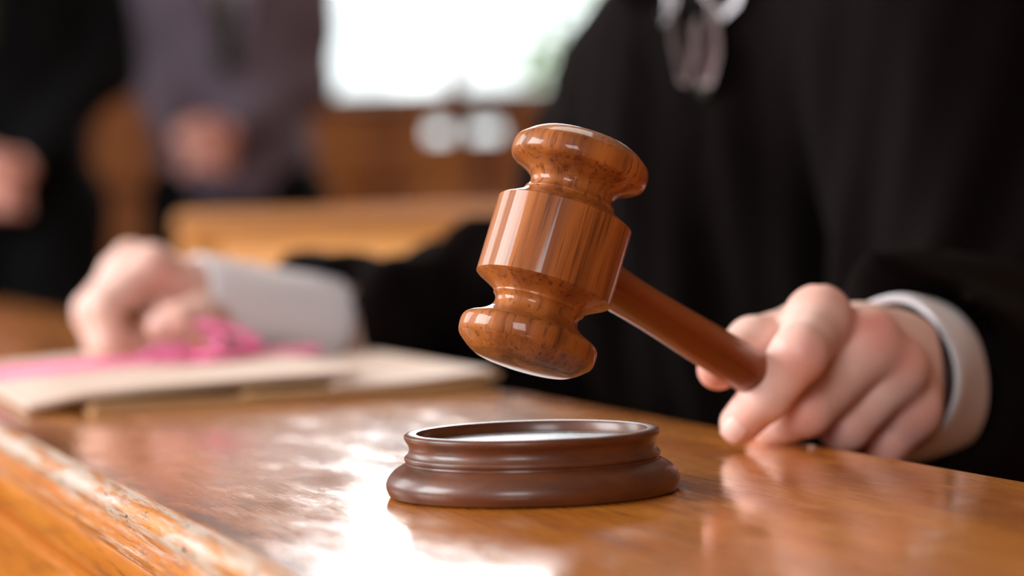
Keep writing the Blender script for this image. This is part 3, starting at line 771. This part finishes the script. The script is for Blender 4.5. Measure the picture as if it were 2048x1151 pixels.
# collar and tie
def plate(name, pts, th, m, parent, normal):
    n = normal.normalized(); V = [Vector(p) for p in pts]; k = len(V)
    c = sum(V, Vector()) / k
    VV = [v - n * th for v in V] + [v + n * th for v in V] + [c - n * th * 1.8, c + n * th * 2.6]
    Fc = []
    for i in range(k):
        j = (i + 1) % k
        Fc += [(i, j, k + j, k + i), (j, i, 2 * k), (k + i, k + j, 2 * k + 1)]
    me = mesh_from(name, VV, Fc, True, 60); bm = bmesh.new(); bm.from_mesh(me); bmesh.ops.recalc_face_normals(bm, faces=bm.faces[:]); bm.to_mesh(me); bm.free()
    ob = link(name, me, m, parent)
    md = ob.modifiers.new('b', 'BEVEL'); md.width = 0.001; md.segments = 2
    return ob
def hit(fn, x, y, d0=1.35, d1=1.9, n=500):
    ds = np.linspace(d0, d1, n); G = np.array([tuple(P(x, y, d)) for d in ds], np.float32); f = fn(G)
    k = np.argmax(f < 0) if (f < 0).any() else n // 2
    return float(ds[k])
def on_robe(pts, lift): return [P(x, y, hit(robe, x, y) - lift) for x, y in pts]
plate('lapel', on_robe([(1296, -60), (1262, 20), (1262, 120), (1310, 220), (1385, 300), (1400, 250), (1352, 160), (1322, 60), (1318, -60)], .002), 0.002, M_robe, judge, -F_)
plate('shirt_front', on_robe([(1310, -40), (1322, 40), (1348, 150), (1400, 215), (1436, 120), (1486, 0), (1492, -40)], .002), 0.002, M_black, judge, -F_)
plate('shirt_collar', on_robe([(1322, -40), (1312, 10), (1326, 50), (1348, 20), (1362, -40)], .006), 0.0016, M_shirt, judge, -F_)
plate('shirt_collar', on_robe([(1390, -40), (1402, -10), (1446, 40), (1476, 12), (1492, -40)], .006), 0.0016, M_shirt, judge, -F_)
tie = plate('tie', on_robe([(1350, -40), (1334, 20), (1346, 100), (1360, 165), (1376, 172), (1392, 120), (1396, 40), (1402, -40)], .010), 0.004, M_tie, judge, -F_)
plate('tie_fold', on_robe([(1402, -30), (1395, 60), (1392, 150), (1400, 178), (1424, 172), (1440, 110), (1436, 40), (1416, -20)], .008), 0.003, M_tie, tie, -F_)
plate('tie_tip', on_robe([(1394, 170), (1396, 186), (1408, 194), (1420, 186), (1422, 170)], .006), 0.002, M_tie2, tie, -F_)
# hair and eyes
lo, hi = bounds([HCn], 0.125)
me, V = np_mesh('hair', [nets(lambda G: hair_sdf(G, HCn, HM), lo, hi, 0.005)]); link('hair', me, M_hair, judge)
add_eyes(HCn, HM, judge)

# ------------------------------------------------------------------ the two men standing behind
def standing(x, y, yaw, sc, jacket_mat, tie_mat, label, handz=0.97, hx=0.0, wide=0.20):
    fwd = np.array([math.sin(yaw), -math.cos(yaw), 0.0]); right = np.array([-fwd[1], fwd[0], 0.0]) * -1
    right = np.cross(fwd, [0, 0, 1]); M = np.stack([right, fwd, [0, 0, 1]], 1).astype(np.float32)
    aw = wide   # local x=right y=forward z=up
    base = np.array([x, y, 0.0])
    def W(V): return (V * sc) @ M.T + base
    def grid(fn, lo, hi, h): 
        V, Q = nets(fn, lo, hi, h); return W(V), (Q if np.linalg.det(M) > 0 else Q[:, ::-1])
    hz = handz / sc
    wrs = {-1: np.array([hx - 0.062, 0.170, hz + 0.035]), 1: np.array([hx + 0.062, 0.175, hz + 0.030])}
    E = np.eye(3, dtype=np.float32)
    def body(G):
        d = rc(G, (0, -0.01, 1.48), (0, 0.005, 1.62), 0.062, 0.056)
        d = smin(d, ell(G, (0, 0, 1.30), (0.15, 0.09, 0.2)), 0.04)
        d = smin(d, ell(G, (0, 0, 1.0), (0.13, 0.09, 0.2)), 0.04)
        d = smin(d, head_sdf(G, (0, 0.015, 1.70), E), 0.012)
        for s in (-1, 1):
            d = smin(d, chain(G, [(s * .15, 0, 1.42), (s * (aw - .045), -.02, 1.16), tuple(wrs[s])], [.045, .038, .026]), 0.02)
            d = smin(d, chain(G, [(s * .09, 0, .92), (s * .10, .01, .5), (s * .105, -.01, .1)], [.075, .05, .035]), 0.02)
        return d
    def hands(G):
        d = None
        for s in (-1, 1):
            w0 = wrs[s]; fr = 0.018 if s == 1 else 0.0
            pc = np.array([hx + s * 0.022, 0.190 + fr, hz - 0.005])
            q = rc(G, w0, pc, .024, .026)
            for k in range(4):
                z = hz + 0.020 - 0.020 * k
                f = chain(G, [(hx + s * .020, .205 + fr, z), (hx - s * .022, .214 + fr, z - .012), (hx - s * .048, .198 + fr * .4, z - .016)], [.0115, .0100, .0085])
                q = smin(q, f, 0.003)
            t = chain(G, [tuple(pc + np.array([0, 0.01, 0.02])), (hx - s * .010, .215 + fr, hz + .038), (hx - s * .035, .218, hz + .030)], [.014, .011, .009])
            q = smin(q, t, 0.004)
            d = q if d is None else np.minimum(d, q)
        return d
    me, V = np_mesh('person', [grid(body, (-.36, -.2, .02), (.36, .3, 1.86), 0.011), grid(hands, (-.13 + hx, .12, hz - .10), (.13 + hx, .27, hz + .10), 0.003)])
    hp_ = W(np.array([[hx, .21, hz]]))[0]
    put_blush(me, V, [(hp_, .12, .8)])
    o = link('person', me, M_skin); tag(o, label, 'person')
    def trousers(G):
        d = ell(G, (0, 0, .93), (.150, .112, .15))
        for s in (-1, 1): d = smin(d, chain(G, [(s * .085, 0, .90), (s * .10, .015, .5), (s * .105, 0, .06)], [.105, .080, .068]), 0.025)
        d = d + 0.003 * np.sin(G[:, 2] * 40 + G[:, 0] * 30)
        return smax(d, G[:, 2] - 1.02, 0.01)
    me, _ = np_mesh('trousers', [grid(trousers, (-.3, -.22, .0), (.3, .22, 1.08), 0.010)]); link('trousers', me, M_black, o)
    def jacket(G):
        d = ell(G, (0, -.005, 1.27), (.180, .130, .25))
        d = smin(d, ell(G, (0, 0, 1.02), (.155, .130, .30)), 0.06)
        d = smin(d, rc(G, (-.165, -.01, 1.455), (.165, -.01, 1.455), .060, .060), 0.05)
        for s in (-1, 1):
            d = smin(d, chain(G, [(s * .165, -.01, 1.43), (s * (aw - .045), -.02, 1.15), tuple(wrs[s] + np.array([s * .008, -.008, .004]))], [.062, .056, .042], 0.03), 0.025)
        d = d + 0.004 * np.sin(G[:, 2] * 45 + 25 * np.abs(G[:, 0])) * np.clip(np.abs(G[:, 0]) * 6, 0, 1)
        d = smax(d, .895 - G[:, 2], 0.008)
        # opening at the neck: a V between the lapels
        v = np.maximum(np.abs(G[:, 0]) - np.clip((G[:, 2] - 1.23) * 0.28, 0, .07), 0.05 - G[:, 1])
        d = smax(d, -v, 0.006)
        d = smax(d, -rc(G, (0, .0, 1.46), (0, .01, 1.62), .060, .075), 0.006)
        for s in (-1, 1):   # lapels stand proud
            lp = rc(G, (s * .012, .140, 1.14), (s * .075, .120, 1.40), .004, .020)
            d = smin(d, lp, 0.004)
        return d
    me, _ = np_mesh('jacket', [grid(jacket, (-.38, -.22, .74), (.38, .25, 1.56), 0.009)]); link('jacket', me, jacket_mat, o)
    def shirt(G):
        d = ell(G, (0, 0, 1.30), (.145, .112, .22)); d = smin(d, rc(G, (0, -.005, 1.45), (0, .005, 1.545), .068, .064), .03)
        return d
    me, _ = np_mesh('shirt', [grid(shirt, (-.2, -.15, 1.1), (.2, .16, 1.62), 0.009)]); link('shirt', me, M_shirt, o)
    me, _ = np_mesh('tie', [grid(lambda G: smin(rc(G, (0, .078, 1.53), (0, .085, 1.50), .018, .013), rc(G, (0, .092, 1.48), (0, .128, 1.18), .012, .020), .01), (-.06, .03, 1.1), (.06, .18, 1.6), 0.006)]); link('tie', me, tie_mat, o)
    me, _ = np_mesh('hair', [grid(lambda G: hair_sdf(G, (0, 0.015, 1.70), E), (-.11, -.13, 1.6), (.11, .14, 1.84), 0.006)]); link('hair', me, M_hair, o)
    for s in (-1, 1):
        me, _ = np_mesh('shoe', [grid(lambda G: smax(smin(ell(G, (s * .105, .06, .03), (.048, .14, .05)), ell(G, (s * .105, -.02, .06), (.045, .06, .06)), .02), .001 - G[:, 2], .004), (s * .105 - .07, -.13, -.01), (s * .105 + .07, .24, .14), 0.008)]); link('shoe', me, M_shoe, o)
    add_eyes((base + (np.array([0, 0.015 * sc, 1.70 * sc])) @ M.T).tolist(), M * sc, o)
    return o
def floor_xy(px, d):
    q = P(px, 430, d); return q.x, q.y
x, y = floor_xy(5, 4.6)
standing(x, y, 0.03, 1.0, M_black, M_tie2, 'leftmost standing man in black suit, hands clasped in front', handz=0.948, hx=-0.020, wide=.235)
x, y = floor_xy(476, 5.3)
standing(x, y, 0.03, 1.0, M_grey, M_tie2, 'standing man in charcoal jacket and black trousers before the window, hands clasped', handz=1.020, hx=0.044, wide=.190)

# ------------------------------------------------------------------ wooden pew behind the judge
pl = P(352, 410, 2.95); pw = empty('pew', (pl.x + 0.8, pl.y + 0.1, 0), 'light orange wooden pew with plain back between the judge and the standing men', 'pew')
zt = pl.z + 0.003 - 0.012
rotp = Matrix.Translation((pl.x, pl.y, 0)) @ Matrix.Rotation(math.radians(-2), 4, 'Z')
box('back_board', (0, 0, zt - 0.40), (1.75, 0.028, zt - 0.03), M_pew, pw, bev=0.006, frame=rotp)
box('top_rail', (-0.004, -0.003, zt - 0.03), (1.754, 0.036, zt), M_pew, pw, bev=0.010, frame=rotp)
box('seat', (0.0, 0.02, 0.40), (1.75, 0.42, 0.435), M_pew, pw, bev=0.006, frame=rotp)
for a in (0.0, 1.71):
    box('end_panel', (a, 0.0, 0.0), (a + 0.04, 0.44, 0.62), M_pew, pw, bev=0.008, frame=rotp)
box('stretcher', (0.04, 0.05, 0.12), (1.71, 0.075, 0.2), M_pew, pw, bev=0.004, frame=rotp)
box('back_post', (0.0, 0.0, 0.0), (0.05, 0.03, zt - 0.03), M_pew, pw, bev=0.004, frame=rotp)
